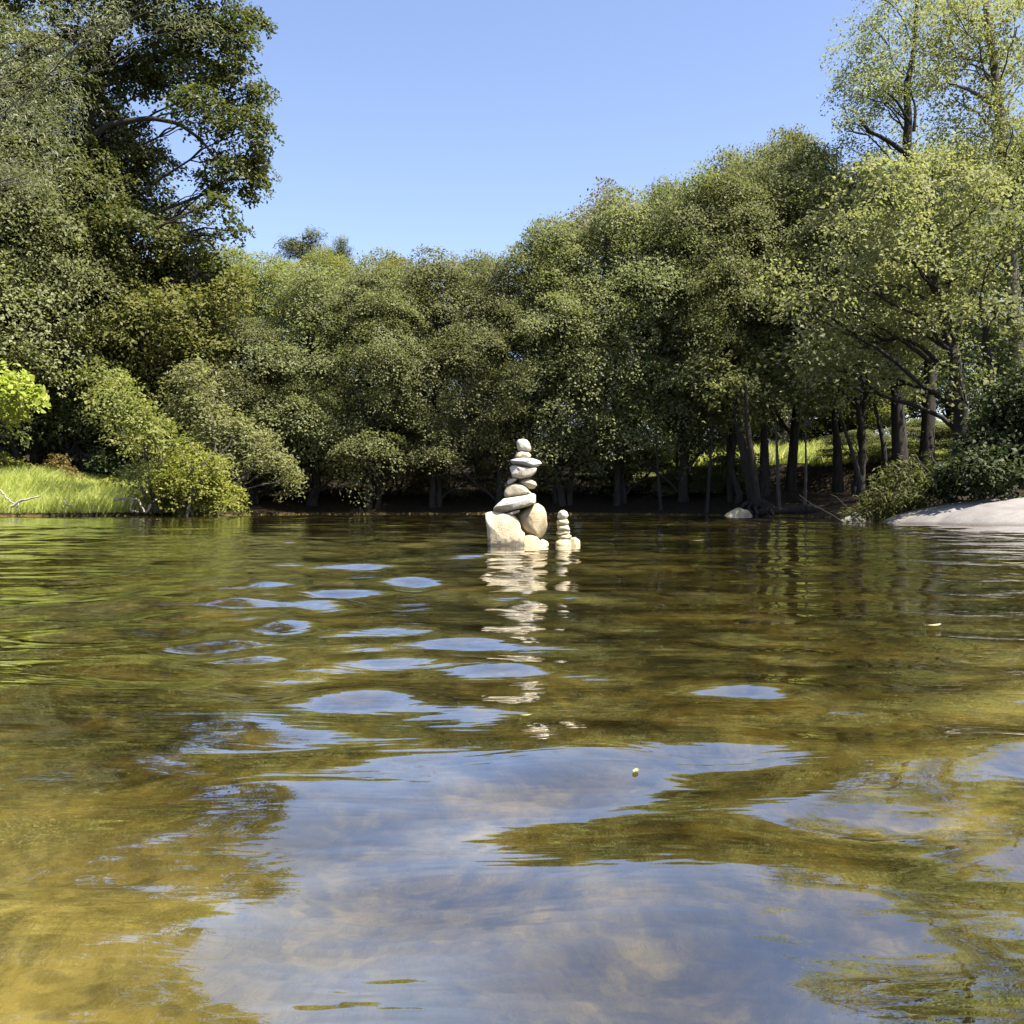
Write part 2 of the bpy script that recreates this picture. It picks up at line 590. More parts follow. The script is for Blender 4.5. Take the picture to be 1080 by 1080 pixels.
class Leaves:
    def __init__(self, seed):
        self.r = np.random.default_rng(seed)
        self.c, self.nrm, self.s, self.asp = [], [], [], []

    def spray(self, cen, out, n, rad, size, flat=0.28, droop=0.35, asp=0.62):
        """leafy sprays: cen (k,3) centres, out (k,3) directions, n leaves each"""
        r = self.r
        k = len(cen)
        a = r.uniform(0, 2 * PI, (k, n))
        rr = rad * np.sqrt(r.uniform(0, 1, (k, n))) * r.uniform(0.7, 1.3, (k, 1))
        nn = unit(out * 0.5 + np.array([0, 0, 0.85]) + r.normal(0, 0.25, (k, 3)))
        t = unit(np.cross(nn, r.normal(0, 1, (k, 3))))
        b = np.cross(nn, t)
        p = cen[:, None] + (np.cos(a) * rr)[..., None] * t[:, None] + (np.sin(a) * rr)[..., None] * b[:, None]
        p += nn[:, None] * (r.normal(0, flat * rad, (k, n)))[..., None]
        p[..., 2] -= droop * rr ** 2 / rad
        ln = unit(nn[:, None] * 0.9 + r.normal(0, 0.45, (k, n, 3)))
        self.c.append(p.reshape(-1, 3)); self.nrm.append(ln.reshape(-1, 3))
        m = k * n
        self.s.append(size * r.uniform(0.6, 1.35, m)); self.asp.append(np.full(m, asp))

    def lobe(self, c, rad, dens, n, spr, size, low=0.35, **kw):
        """one leafy limb-end: sprays over an ellipsoid, few below, some inside"""
        r = self.r
        rad = np.asarray(rad, float)
        area = 4 * PI * (np.mean(rad ** 1.6)) ** (2 / 1.6)
        k = max(4, int(dens * area))
        d = unit(r.normal(0, 1, (k, 3)))
        keep = (d[:, 2] > -0.25) | (r.random(k) < low)
        d = d[keep]
        q = r.uniform(0.45, 1.12, (len(d), 1)) ** 0.7
        q = q * np.where(r.random(q.shape) < 0.16, r.uniform(1.08, 1.34, q.shape), 1.0)
        self.spray(np.asarray(c, float) + d * rad * q, d, n, spr, size, **kw)

    def build(self, name, mat, parent=None):
        c, n, s, asp = map(np.concatenate, (self.c, self.nrm, self.s, self.asp))
        r = self.r
        t = unit(np.cross(n, r.normal(0, 1, c.shape)))
        b = np.cross(n, t)
        s = s[:, None]; asp = asp[:, None]
        fold = n * s * 0.10
        v = np.stack([c - t * s * 0.5, c + b * s * asp * 0.5 + fold, c + t * s * 0.5 - fold, c - b * s * asp * 0.5 + fold], 1).reshape(-1, 3)
        i = np.arange(len(c) * 4).reshape(-1, 4)
        return link(name, mesh_np(name, v, i, mat=mat), parent)


def limbs(tb, r, trunk, lobes, r0, sub=2, sides=5):
    """limbs from the trunk out to the middle of each lobe, forking once inside it"""
    trunk = np.asarray(trunk, float)
    for c, rad in lobes:
        c = np.asarray(c, float)
        dz = trunk[:, 2] - (c[2] - 0.55 * np.linalg.norm((trunk[-1] - c)[:2]) - 0.4)
        k = int(np.clip(np.argmin(np.abs(dz)), 1, len(trunk) - 1))
        a = trunk[k]
        L = np.linalg.norm(c - a)
        p = curve_pts(a, c, 7, 0.10, r, 0.06 * L)
        ra = r0 * (0.16 + 0.22 * (1 - k / len(trunk)))
        tb.add(p, np.linspace(ra, ra * 0.35, 7), sides)
        for _ in range(sub):
            e = c + unit(r.normal(0, 1, 3)) * np.asarray(rad) * 0.8
            tb.add(curve_pts(p[4], e, 5, 0.1, r), np.linspace(ra * 0.42, ra * 0.12, 5), 4)


TREE_H = 10.0


def tree_proto(name, seed, leaf, bark, width, low, nl=28, dens=1.35, n=150, spr=0.72, size=0.098, flat=0.13, rl=(0.12, 0.27), taper=0.75, lean=0.0, stems=1, sink=0.0):
    """a broad-leaved tree 10 m tall, crown from low*10 m to the top"""
    r = np.random.default_rng(seed)
    root = empty(name, (0, 0, 0))
    lobes = []
    z0, z1 = low * TREE_H, TREE_H
    for k in range(nl):
        f = (k + r.uniform(0, 1)) / nl
        z = z0 + (z1 - z0) * (0.04 + 0.90 * f)
        prof = math.sin(PI * min(1, (f * taper + (1 - taper) * 0.75 + 0.12))) ** 0.6
        a = k * 2.4 + r.uniform(-0.5, 0.5)
        rad = width * r.uniform(*rl)
        q = width * 0.5 * prof * r.uniform(0.45, 1.0)
        q = max(0, min(q, width * 0.62 - rad * 0.5))
        if f > 0.88:
            q *= 0.35
        zz = min(z, z1 - rad * 0.62)
        lobes.append(((q * math.cos(a) + lean * zz, q * math.sin(a), zz), (rad, rad, rad * r.uniform(0.55, 0.8))))
    tb = Tubes()
    trunks = []
    for s in range(stems):
        a = r.uniform(0, 2 * PI)
        b0 = (0.22 * s * math.cos(a), 0.22 * s * math.sin(a), -0.4)
        top = (lean * 8 + 0.9 * s * math.cos(a), 0.9 * s * math.sin(a), TREE_H * 0.86)
        p = curve_pts(b0, top, 14, 0.05, r)
        rad0 = 0.19 if stems == 1 else 0.13
        rr = np.linspace(rad0, 0.03, 14); rr[0] *= 1.5; rr[1] *= 1.1
        tb.add(p, rr, 8)
        trunks.append((p, rad0))
    for k, lb in enumerate(lobes):
        p, rad0 = trunks[k % stems]
        limbs(tb, r, p, [lb], rad0)
    tb.build("trunk", bark, root)
    lv = Leaves(seed + 1)
    for c, rad in lobes:
        lv.lobe(c, rad, dens, n, spr, size, flat=flat)
    lv.build("crown", leaf, root)
    return root


def pine_proto(name, seed):
    r = np.random.default_rng(seed)
    root = empty(name, (0, 0, 0))
    tb = Tubes(); lv = Leaves(seed)
    p = curve_pts((0, 0, -0.4), (0.1, 0, 9.9), 12, 0.02, r)
    tb.add(p, np.linspace(0.16, 0.015, 12), 7)
    for k in range(80):
        f = r.uniform(0.25, 0.985)
        z = f * 9.9
        L = 0.45 + 2.0 * (1 - f) ** 0.7 * r.uniform(0.5, 1.15)
        a = r.uniform(0, 2 * PI)
        e = np.array([L * math.cos(a), L * math.sin(a), z + 0.25 * L])
        b = np.array([0.1 * f, 0, z])
        tb.add(curve_pts(b, e, 4, 0.05, r), np.linspace(0.03, 0.008, 4), 4)
        t = np.linspace(0.35, 1.05, 6)[:, None]
        lv.spray(b + (e - b) * t, np.tile(unit(e - b), (6, 1)), 34, 0.28, 0.17, flat=0.5, droop=0.0, asp=0.16)
    tb.build("trunk", M["bark"], root)
    lv.build("crown", M["pine"], root)
    return root


USED = set()


def plant_tree(proto, px, top, d, wpx, label, cat="tree", group=None, rz=None, base_dz=0.0, base=None):
    """stands a copy of proto where the photo shows its stem at column px, its top at row `top`, d metres off"""
    p = at(px, top, d)
    z = gz(p.x, d) if base is None else base
    hgt = p.z - z + base_dz
    o = proto if proto.name not in USED else copy_tree(proto)
    if o is proto:
        USED.add(proto.name)
    o.location = (p.x, d, z - 0.05)
    sxy = wpx / F * d / proto["crown_width"]
    o.scale = (sxy, sxy, hgt / TREE_H)
    o.rotation_euler.z = rng.uniform(0, 6.28) if rz is None else rz
    tag(o, label, cat, group)
    return o


def P(proto, w):
    proto["crown_width"] = w
    return proto


A1 = P(tree_proto("alder_tree", 21, M["alder"], M["bark"], 5.6, 0.11), 5.6)
A2 = P(tree_proto("alder_tree", 22, M["olive"], M["bark"], 5.4, 0.10, nl=32, stems=2), 5.4)
A3 = P(tree_proto("alder_tree", 23, M["alder"], M["bark"], 6.0, 0.10, nl=32, stems=3), 6.0)
A4 = P(tree_proto("alder_tree", 24, M["alder"], M["bark"], 6.0, 0.34, nl=28, stems=2), 6.0)
A5 = P(tree_proto("alder_tree", 25, M["olive"], M["bark"], 6.2, 0.30, nl=30), 6.2)
A6 = P(tree_proto("alder_bush", 31, M["alder"], M["bark"], 9.0, 0.0, nl=22, stems=4, rl=(0.14, 0.2), dens=1.1, n=110, spr=0.95, size=0.16), 9.0)
Y1 = P(tree_proto("yellow_green_tree", 26, M["yellowish"], M["greybark"], 5.5, 0.12), 5.5)
B1 = P(tree_proto("brown_topped_tree", 27, M["brown"], M["bark"], 5.5, 0.2, nl=24, n=80), 5.5)
N1 = P(pine_proto("pine_tree", 28), 3.6)

ROW = "alders along the far bank"
for proto, px, top, d, w, lab in (
    (A2, 268, 338, 31.6, 125, "round low alder just right of the pale willow, leaning over the far bank water"),
    (A1, 330, 280, 32.2, 165, "broad alder behind and right of the pale willow, below the left pine"),
    (A3, 395, 274, 31.9, 150, "alder with a sunlit right flank, below the right-hand pine"),
    (A2, 462, 266, 32.4, 150, "alder just left of the cairn, its top beside the low notch in the skyline"),
    (A1, 528, 272, 32.0, 135, "alder standing directly behind the tall stone cairn"),
    (A3, 590, 224, 32.2, 165, "tall alder right behind the small stone pile"),
    (A2, 655, 205, 32.2, 165, "tall alder in front of the brown topped tree"),
    (A1, 722, 190, 31.6, 165, "tall dark alder right of the brown tinged tree"),
    (A4, 775, 172, 31.0, 170, "high crowned alder with a leaning double stem over the root-bound bank"),
    (A5, 838, 148, 32.0, 190, "high crowned alder whose bare stem stands before the lit meadow"),
    (A4, 905, 170, 29.5, 190, "high crowned alder on the bank above the small pale rock"),
):
    plant_tree(proto, px, top, d, w, lab, group=ROW)

BACK = "trees behind the first row of alders"
plant_tree(Y1, 238, 262, 44, 120, "yellow-green tree in full sun behind the left end of the far bank", group=BACK)
plant_tree(Y1, 285, 270, 41, 110, "small yellow-green tree left of the left pine", group=BACK)
plant_tree(N1, 320, 243, 62, 105, "broader of the two pines, its pointed top furthest left on the skyline", "pine", "pines on the hill behind the alders")
plant_tree(N1, 358, 252, 64, 62, "slimmer of the two pines, beside the broader one", "pine", "pines on the hill behind the alders")
plant_tree(Y1, 342, 262, 52, 120, "yellow-green tree on the skyline below the tips of the two pines", group=BACK)
plant_tree(Y1, 405, 266, 46, 120, "pale green tree on the skyline between the pines and the notch", group=BACK)
plant_tree(A1, 440, 282, 48, 80, "small tree at the lowest notch of the skyline", group=BACK)
plant_tree(A3, 505, 262, 43, 120, "tree rising behind the cairn's alder, just right of the notch", group=BACK)
plant_tree(B1, 640, 192, 41, 150, "brown tinged tree top showing above the alders right of the cairn", group=BACK)
plant_tree(A1, 585, 245, 44, 130, "tree behind the alders, left shoulder of the brown topped tree", group=BACK)
plant_tree(A3, 705, 186, 42, 130, "tree on the skyline directly right of the brown tinged top", group=BACK)
plant_tree(A2, 765, 160, 42, 130, "tree on the skyline where the crest begins to climb to the right", group=BACK)
plant_tree(Y1, 825, 140, 44, 120, "yellow-green tree top left of the tall bare-limbed trees", group=BACK)

# ------------------------------------------------------------------ trees and shrubs of their own shape


def special(name, label, cat, d, base_px, lobes, leaf, bark, seed, trunk_to=None, r0=0.2, stem_n=1, dens=3.4, n=30, spr=0.42,
            size=0.13, dy=1.3, flat_y=0.9, squash=0.8, part_limbs=False, group=None, low=0.4, base_z=None, arcs=(), stem_r=0.45, path=None, **kw):
    """a tree or shrub whose crown is a set of lobes (column, row, radius in photo pixels[, metres nearer]) around distance d"""
    r = np.random.default_rng(seed)
    bx = (base_px - 540) / F * d
    bz = gz(bx, d) if base_z is None else base_z
    root = empty(name, (bx, d, bz))
    tag(root, label, cat, group)
    L = []
    for lb in lobes:
        q = d + (lb[3] if len(lb) > 3 else r.uniform(-dy, dy))
        c = at(lb[0], lb[1], q)
        rad = lb[2] / F * q
        L.append((np.array([c.x - bx, c.y - d, c.z - bz]), (rad, rad * flat_y, rad * squash)))
    top = np.mean([c for c, _ in L], 0) if trunk_to is None else np.array([(trunk_to[0] - 540) / F * d - bx, 0.3, H + (HOR - trunk_to[1]) / F * d - bz])
    tb = Tubes()
    stems = []
    for s in range(stem_n):
        off = np.array([r.normal(0, stem_r), r.normal(0, stem_r * 0.6), 0]) * (stem_n > 1)
        p = curve_pts(np.array([0, 0, -0.3]) + off * 0.6, top + off * 2.2, 12, 0.06, r)
        if path:
            t = np.linspace(0, 1, len(path) + 1); tt = np.linspace(0, 1, 24)
            pts = np.array([[0, 0, -0.3]] + [[(a - 540) / F * d - bx, 0, H + (HOR - b) / F * d - bz] for a, b in path])
            p = np.stack([np.interp(tt, t, pts[:, i]) for i in range(3)], 1)
            for _ in range(2):
                p[1:-1] = (p[:-2] + 2 * p[1:-1] + p[2:]) / 4
        rr = np.linspace(r0, r0 * 0.25, len(p)); rr[0] *= 1.4
        tb.add(p, rr, 8)
        stems.append(p)
    if not part_limbs:
        for k, lb in enumerate(L):
            limbs(tb, r, stems[k % stem_n], [lb], r0)
    tro = tb.build("trunk", bark, root)
    if part_limbs:
        for k, lb in enumerate(L):
            t2 = Tubes(); limbs(t2, r, stems[k % stem_n], [lb], r0 * 0.55, sub=3)
            t2.build("limb", bark, tro)
    for arc in arcs:                           # single limbs the photo shows, as (column, row) points
        pts = np.array([[(a - 540) / F * (d - 0.8) - bx, -0.8, H + (HOR - b) / F * (d - 0.8) - bz] for a, b in arc[0]])
        t = np.linspace(0, 1, len(pts)); tt = np.linspace(0, 1, len(pts) * 4)
        pp = np.stack([np.interp(tt, t, pts[:, i]) for i in range(3)], 1)
        pp[1:-1] = (pp[:-2] + 2 * pp[1:-1] + pp[2:]) / 4
        t2 = Tubes(); t2.add(pp, np.linspace(arc[1], arc[2], len(tt)), 7)
        t2.build("limb", bark, tro)
    lv = Leaves(seed + 500)
    for c, rad in L:
        lv.lobe(c, rad, dens, n, spr, size, low=low, **kw)
    lv.build("crown", leaf, root)
    return root


# left bank: the big tree, the dark shrub under it and their neighbours
special("broadleaf_tree", "huge dark broadleaf tree on the left bank, one limb arching over a gap of sky", "tree", 33.0, 50,
        [(30, -160, 110), (125, -140, 95), (195, -95, 62), (-60, -80, 120), (60, -250, 110), (150, -220, 80), (20, -60, 100), (110, -50, 90), (195, -10, 62), (150, 45, 55), (228, 45, 42), (246, 95, 36), (258, 140, 32), (248, 185, 36),
         (270, 175, 16), (275, 100, 14), (262, 30, 20), (226, 222, 22), (90, 85, 60), (30, 80, 80), (35, 190, 80), (100, 200, 55), (128, 150, 32),
         (140, 245, 46), (196, 268, 30), (60, 285, 75), (138, 300, 55), (205, 300, 36), (236, 285, 18), (175, 350, 50), (90, 360, 65), (20, 370, 62),
         (168, 182, 24), (182, 222, 24), (208, 118, 26), (185, 88, 36), (222, 200, 12), (215, 345, 34), (195, 400, 32), (130, 400, 40), (60, 420, 45), (246, 245, 14)],
        M["oak"], M["bark"], 41, path=[(52, 430), (70, 250), (92, 150), (105, 92), (120, 30), (120, -60)], r0=0.34, dens=4.2, n=62, spr=0.42, size=0.135, flat=0.2, dy=1.6, part_limbs=True,
        arcs=[([(93, 148), (120, 132), (160, 126), (190, 132), (215, 150), (240, 185)], 0.11, 0.03)])
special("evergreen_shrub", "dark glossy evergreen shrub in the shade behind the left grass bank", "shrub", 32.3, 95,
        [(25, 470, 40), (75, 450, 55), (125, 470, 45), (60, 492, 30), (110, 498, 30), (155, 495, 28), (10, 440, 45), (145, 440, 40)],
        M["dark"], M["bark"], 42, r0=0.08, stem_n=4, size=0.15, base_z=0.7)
special("leaning_shrub", "olive shrub slanting down to the bank between dark shade and the pale willow", "shrub", 27.6, 165,
        [(112, 400, 26), (128, 425, 28), (142, 450, 28), (155, 475, 26), (175, 497, 24), (165, 450, 18), (190, 478, 20), (150, 500, 20)],
        M["yellowish"], M["greybark"], 43, r0=0.06, stem_n=3, size=0.10, n=60, dens=5.5, spr=0.42, flat=0.2, base_z=0.4)
special("waterside_bush", "low yellow-green bush at the water's edge where the left grass bank ends", "shrub", 27.6, 212,
        [(190, 510, 22), (212, 506, 26), (232, 520, 19), (205, 528, 19), (240, 530, 13), (178, 526, 14), (222, 490, 16), (192, 490, 18), (222, 532, 14), (166, 520, 12), (150, 528, 9), (244, 520, 8), (205, 478, 12), (230, 502, 12)],
        M["bright"], M["greybark"], 44, r0=0.04, stem_n=5, size=0.09, n=60, dens=8, dy=0.5, base_z=0.05, spr=0.36, flat=0.2)
special("willow_tree", "pale grey-green willow stretching a drooping branch out over dark water", "tree", 29.0, 205,
        [(200, 425, 26), (222, 440, 28), (245, 458, 25), (268, 468, 24), (288, 482, 18), (303, 495, 12), (215, 470, 24), (235, 485, 20), (205, 395, 22), (310, 505, 7)],
        M["pale"], M["greybark"], 45, r0=0.09, stem_n=2, size=0.12, n=60, dens=6, spr=0.38, dy=0.9, base_z=0.25, droop=0.7, asp=0.4)
special("sapling", "bright yellow-green sapling cut off by the photo's left edge above the grass bank", "tree", 19.0, -20,
        [(5, 395, 18), (22, 405, 17), (10, 425, 22), (32, 425, 15), (15, 445, 17), (-15, 410, 28), (40, 412, 7)],
        M["lime"], M["greybark"], 46, r0=0.05, size=0.13, n=22, dens=7, spr=0.2, dy=0.4, trunk_to=(-15, 380))
special("feathery_tree", "grey-green feathery tree with thin bare twigs, nearest at the upper left corner", "tree", 15.0, -190,
        [(5, 40, 50), (50, 90, 45), (15, 140, 50), (60, 170, 30), (25, 190, 32), (80, 30, 40), (130, 20, 30), (-40, 90, 70), (205, 22, 24), (170, 10, 24), (5, 185, 30)],
        M["feather"], M["greybark"], 47, r0=0.11, size=0.085, n=44, dens=9, spr=0.26, dy=0.8, asp=0.14, flat=0.5, droop=0.9, trunk_to=(-120, -60), part_limbs=True)
special("broadleaf_tree", "sunlit olive tree behind the huge left tree, filling the gap above the willow", "tree", 31, 190,
        [(190, 330, 45), (230, 320, 36), (215, 375, 42), (250, 380, 30), (175, 410, 45), (235, 420, 30), (250, 300, 22), (150, 350, 50), (205, 270, 24)],
        M["yellowish"], M["bark"], 48, r0=0.14, size=0.14)

# right bank
special("tall_tree", "tall open tree with dark forked limbs, left one of the two against the sky", "tree", 30, 975,
        [(905, 65, 32), (925, 40, 34), (950, 70, 32), (920, 95, 32), (950, 20, 34), (985, 25, 32), (895, 95, 22), (940, 115, 27), (965, 100, 24), (905, 130, 17), (985, 80, 24), (970, -20, 37), (925, -5, 24), (905, 165, 29), (940, 175, 34), (965, 150, 27), (890, 130, 17), (1000, 170, 37), (915, 110, 22), (940, 85, 27)],
        M["pale"], M["bark"], 51, path=[(985, 300), (974, 218), (953, 165), (957, 130), (953, 95), (962, 60), (965, 0)], r0=0.2, size=0.10, n=42, dens=4.0, spr=0.42, part_limbs=True, asp=0.5,
        arcs=[([(953, 163), (935, 150), (915, 140), (905, 128)], 0.08, 0.03),
              ([(957, 130), (945, 110), (932, 98)], 0.05, 0.02), ([(962, 140), (964, 115), (958, 100)], 0.05, 0.02)])
special("tall_tree", "tallest open tree at the right edge, its straight pale stem running off the top", "tree", 26, 1085,
        [(1010, 20, 37), (1020, 70, 41), (1000, 55, 32), (1070, 30, 41), (1075, 90, 41), (1040, -10, 49), (1000, 100, 32), (1060, 130, 37), (1090, 160, 49), (1010, 140, 32), (980, 50, 24), (1030, 180, 37), (1075, 200, 44), (1000, 10, 32), (1085, 60, 37), (1040, 110, 22)],
        M["pale"], M["greybark"], 52, path=[(1068, 330), (1060, 200), (1054, 140), (1046, 70), (1037, 20), (1035, -60)], r0=0.2, size=0.10, n=42, dens=4.0, spr=0.40, part_limbs=True, asp=0.5,
        arcs=[([(1050, 120), (1035, 105), (1018, 96), (998, 90)], 0.07, 0.025)])
special("riverside_tree", "leafy tree on the right whose lowest bough is a bright pale clump", "tree", 24, 1010,
        [(930, 200, 42), (985, 195, 46), (1035, 205, 45), (905, 240, 36), (950, 260, 40), (1000, 285, 34), (1020, 260, 34), (1035, 300, 22), (975, 305, 26), (930, 300, 34),
         (890, 290, 30), (1000, 330, 30), (950, 345, 34), (900, 350, 34), (860, 330, 32), (880, 390, 34), (930, 400, 32), (830, 300, 28)],
        M["pale"], M["bark"], 53, trunk_to=(985, 240), r0=0.2, size=0.11, n=80, dens=2.6, spr=0.6, flat=0.15, base_z=0.9)
special("riverside_tree", "dark stemmed tree at the right edge with a thick leaning trunk above the hedge", "tree", 22, 1062,
        [(1060, 250, 40), (1085, 300, 45), (1050, 330, 32), (1075, 370, 40), (1030, 390, 22), (1100, 230, 40), (1040, 430, 20), (1000, 400, 22)],
        M["alder"], M["bark"], 54, trunk_to=(1040, 310), r0=0.19, size=0.11, dens=5, part_limbs=True, base_z=0.9)
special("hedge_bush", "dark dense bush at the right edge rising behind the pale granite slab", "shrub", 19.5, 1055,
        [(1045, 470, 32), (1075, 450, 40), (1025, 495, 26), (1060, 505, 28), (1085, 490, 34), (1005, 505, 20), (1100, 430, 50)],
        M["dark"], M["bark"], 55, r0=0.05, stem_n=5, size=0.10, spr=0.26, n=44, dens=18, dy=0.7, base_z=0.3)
special("fern_clump", "low ferny bush with sunlit tips between the small rock and the granite slab", "shrub", 20.5, 945,
        [(930, 520, 20), (950, 505, 22), (975, 500, 24), (918, 535, 14), (945, 530, 18), (990, 515, 20), (965, 528, 18), (905, 540, 9)],
        M["fern"], M["bark"], 56, r0=0.02, stem_n=5, size=0.15, spr=0.3, n=40, dens=14, dy=0.7, asp=0.25, base_z=0.1, droop=0.9)

# ------------------------------------------------------------------ low growth along the far bank, woods behind
LOW = "dark bushes in the shade of the far bank alders"
for px, top, d, w, lab in (
    (262, 480, 34.0, 100, "shaded bush at the left end of the far bank, under the willow's drooping branch"),
    (335, 458, 34.0, 120, "shaded bush just right of the willow's drooping tip"),
    (408, 443, 34.1, 120, "shaded bush midway between the willow's tip and the cairn"),
    (478, 468, 34.3, 110, "shaded bush on the bank directly left of the cairn"),
    (545, 483, 34.4, 100, "shaded bush straight behind the cairn"),
    (612, 478, 34.1, 110, "shaded bush right behind the small stone pile"),
    (680, 473, 33.7, 110, "shaded bush between the small stone pile and the first bare stems"),
    (738, 498, 33.3, 80, "shaded bush left of the leaning double stem"),
):
    plant_tree(A6, px, top, d, w, lab, "shrub", LOW)

for px, top, d, w, lab in (
    (765, 478, 32.5, 90, "low dark bush behind the leaning double stem"),
    (905, 452, 33.5, 90, "dark bush right of the lit meadow gap behind the slanting stem"),
    (975, 440, 31.5, 110, "dark bush behind the ferny bush and the thickest trunk"),
    (1035, 430, 30.0, 120, "dark bush behind the right edge hedge"),
):
    plant_tree(A6, px, top, d, w, lab, "shrub", "dark bushes under the right bank trees")

for px, top, d, w, lab in (
    (668, 425, 40, 130, "bush far behind the gap left of the first bare stems"),
    (820, 405, 50, 120, "bush closing off the lit meadow at its far side"),
    (765, 400, 49, 120, "bush behind the meadow's left end"),
    (880, 395, 51, 130, "bush behind the meadow's right end"),
):
    plant_tree(A6, px, top, d, w, lab, "shrub", "bushes at the far side of the meadow")

WOOD = "background wood behind the right bank"
for proto, px, top, d, w, lab in (
    (A1, 790, 250, 46, 150, "shaded wood tree behind the leaning double stem"),
    (A2, 905, 200, 50, 170, "shaded wood tree behind the lit meadow, right part"),
    (A3, 1000, 150, 48, 190, "wood tree behind the two tall open trees"),
    (A1, 1090, 120, 44, 190, "wood tree cut by the right edge behind the tallest tree"),
    (A2, 1180, 100, 40, 200, "wood tree just outside the right edge"),
    (Y1, 945, 240, 44, 130, "lit yellow-green wood tree between the right bank stems"),
    (A2, 850, 260, 56, 190, "distant wood tree straight behind the lit meadow"),
):
    plant_tree(proto, px, top, d, w, lab, group=WOOD)
for proto, px, top, d, w, lab in (
    (A3, 20, 60, 32, 220, "dark tree filling the shade behind the huge left tree's stem"),
    (A1, 120, 130, 34, 200, "dark tree behind the arching limb of the huge left tree"),
    (A2, -90, 40, 30, 240, "tree just outside the left edge on the grass bank"),
    (Y1, 185, 270, 47, 130, "yellow-green hillside tree left of the pines, half behind the huge tree"),
    (A3, 90, 250, 52, 200, "hillside tree hidden behind the huge left tree"),
):
    plant_tree(proto, px, top, d, w, lab, group="trees behind the left bank")

# ------------------------------------------------------------------ bare stems on the right bank
STEM = "bare stems on the shaded right bank"
special("bank_tree", "leaning double stem at the water's edge, its two trunks joined at the root", "tree", 28.3, 799,
        [(775, 415, 30), (800, 395, 30), (755, 395, 28), (785, 425, 20)], M["alder"], M["wetwood"], 61, r0=0.20, path=[(790, 500), (780, 460), (774, 425)],
        arcs=[([(799, 530), (794, 490), (788, 450), (786, 410)], 0.11, 0.05)], group=STEM, dens=4, n=34, base_z=0.15)
for k, (bx, path, d, r0, lab) in enumerate((
    (806, [(806, 470), (804, 420)], 31, 0.20, "thick upright dark stem just right of the leaning double stem"),
    (822, [(820, 490), (817, 430)], 28.6, 0.075, "thin straight grey stem left of the lit meadow gap"),
    (848, [(850, 500), (849, 440)], 28.2, 0.06, "thinnest stem with a pale foot in front of the lit meadow"),
    (884, [(883, 470), (878, 430)], 31.5, 0.2, "thick dark stem closing the lit meadow gap on its right"),
    (914, [(903, 490), (890, 450), (878, 415)], 27, 0.085, "slanting stem leaning left across the bank above the small rock"),
    (937, [(932, 470), (922, 425)], 30.5, 0.13, "dark stem leaning left beside the thickest bank trunk"),
    (952, [(948, 460), (944, 400), (940, 340)], 28.5, 0.27, "thickest dark trunk on the right bank, above the ferny bush"),
    (745, [(748, 500), (752, 450)], 29.6, 0.07, "thin dark stem left of the leaning double stem"),
    (698, [(694, 500), (691, 455)], 30.6, 0.07, "thin paired stem furthest left along the shaded right bank"),
)):
    tx, ty = path[-1]
    special("bank_tree", lab, "tree", d, bx, [(tx - 14, ty - 22, 26), (tx + 16, ty - 30, 28), (tx, ty - 55, 30)],
            M["alder"], M["greybark"] if k in (1, 2) else M["bark"], 70 + k, r0=r0, path=path, group=STEM, dens=3.6, n=32)

tb = Tubes()
r = np.random.default_rng(5)
b0 = at(872, 541, 27.4); b1 = at(800, 545, 27.6)
tb.add(curve_pts((b0.x, 27.6, 0.14), (b1.x, 27.9, 0.08), 9, 0.05, r), np.linspace(0.17, 0.10, 9), 9)
tag(tb.build("fallen_log", M["wetwood"]), "dark wet log lying along the waterline under the bare stems", "log")
tb = Tubes()
for k in range(14):
    a = r.uniform(0, 2 * PI)
    c = np.array([(799 - 540) / F * 28.3, 28.3, 0.35])
    e = c + np.array([math.cos(a) * 0.75, math.sin(a) * 0.5 - 0.3, -0.45])
    tb.add(curve_pts(c, e, 6, 0.15, r, 0.08), np.linspace(0.10, 0.03, 6), 6)
tag(tb.build("root_tangle", M["wetwood"]), "dark tangle of exposed roots under the leaning double stem", "roots")

# ------------------------------------------------------------------ driftwood on the left bank
r = np.random.default_rng(6)


def branchwork(name, label, d, lines, mat, zoff=0.0, group=None):
    tb = Tubes()
    for pts, ra, rb, dy in lines:
        q = np.array([list(at(a, b, d + dy * i)) for i, (a, b) in enumerate(pts)])
        t = np.linspace(0, 1, len(q)); tt = np.linspace(0, 1, len(q) * 4)
        pp = np.stack([np.interp(tt, t, q[:, i]) for i in range(3)], 1)
        pp[1:-1] += r.normal(0, 0.012, (len(pp) - 2, 3))
        tb.add(pp, np.linspace(ra, rb, len(tt)), 6)
    return tag(tb.build(name, mat), label, "branch", group)


DW = "dead branches on the left bank"
branchwork("dead_branch", "grey forked dead branch standing in front of the yellow-green waterside bush", 26.9,
           [([(196, 545), (203, 520), (214, 507), (226, 496)], 0.05, 0.02, 0.05), ([(203, 522), (202, 500), (204, 485)], 0.03, 0.012, 0.1),
            ([(212, 510), (214, 492), (210, 478), (200, 466)], 0.03, 0.01, 0.1), ([(204, 500), (196, 486), (190, 470)], 0.02, 0.008, -0.1),
            ([(214, 492), (226, 480), (228, 466)], 0.02, 0.008, 0.1), ([(226, 496), (236, 488)], 0.015, 0.008, 0.1)], M["greybark"], group=DW)
branchwork("dead_branch", "short dark stick leaning out of the bank grass left of the waterside bush", 26.9,
           [([(153, 541), (160, 531), (168, 523)], 0.045, 0.03, 0.1)], M["bark"], group=DW)
branchwork("dead_branch", "pale arched branch lying on the grass beside the short dark stick", 26.8,
           [([(120, 527), (132, 525), (146, 527), (152, 540)], 0.035, 0.02, 0.0), ([(132, 526), (128, 536)], 0.025, 0.015, 0.0), ([(140, 526), (137, 538), (146, 540)], 0.025, 0.015, 0.0)], M["driftwood"], group=DW)
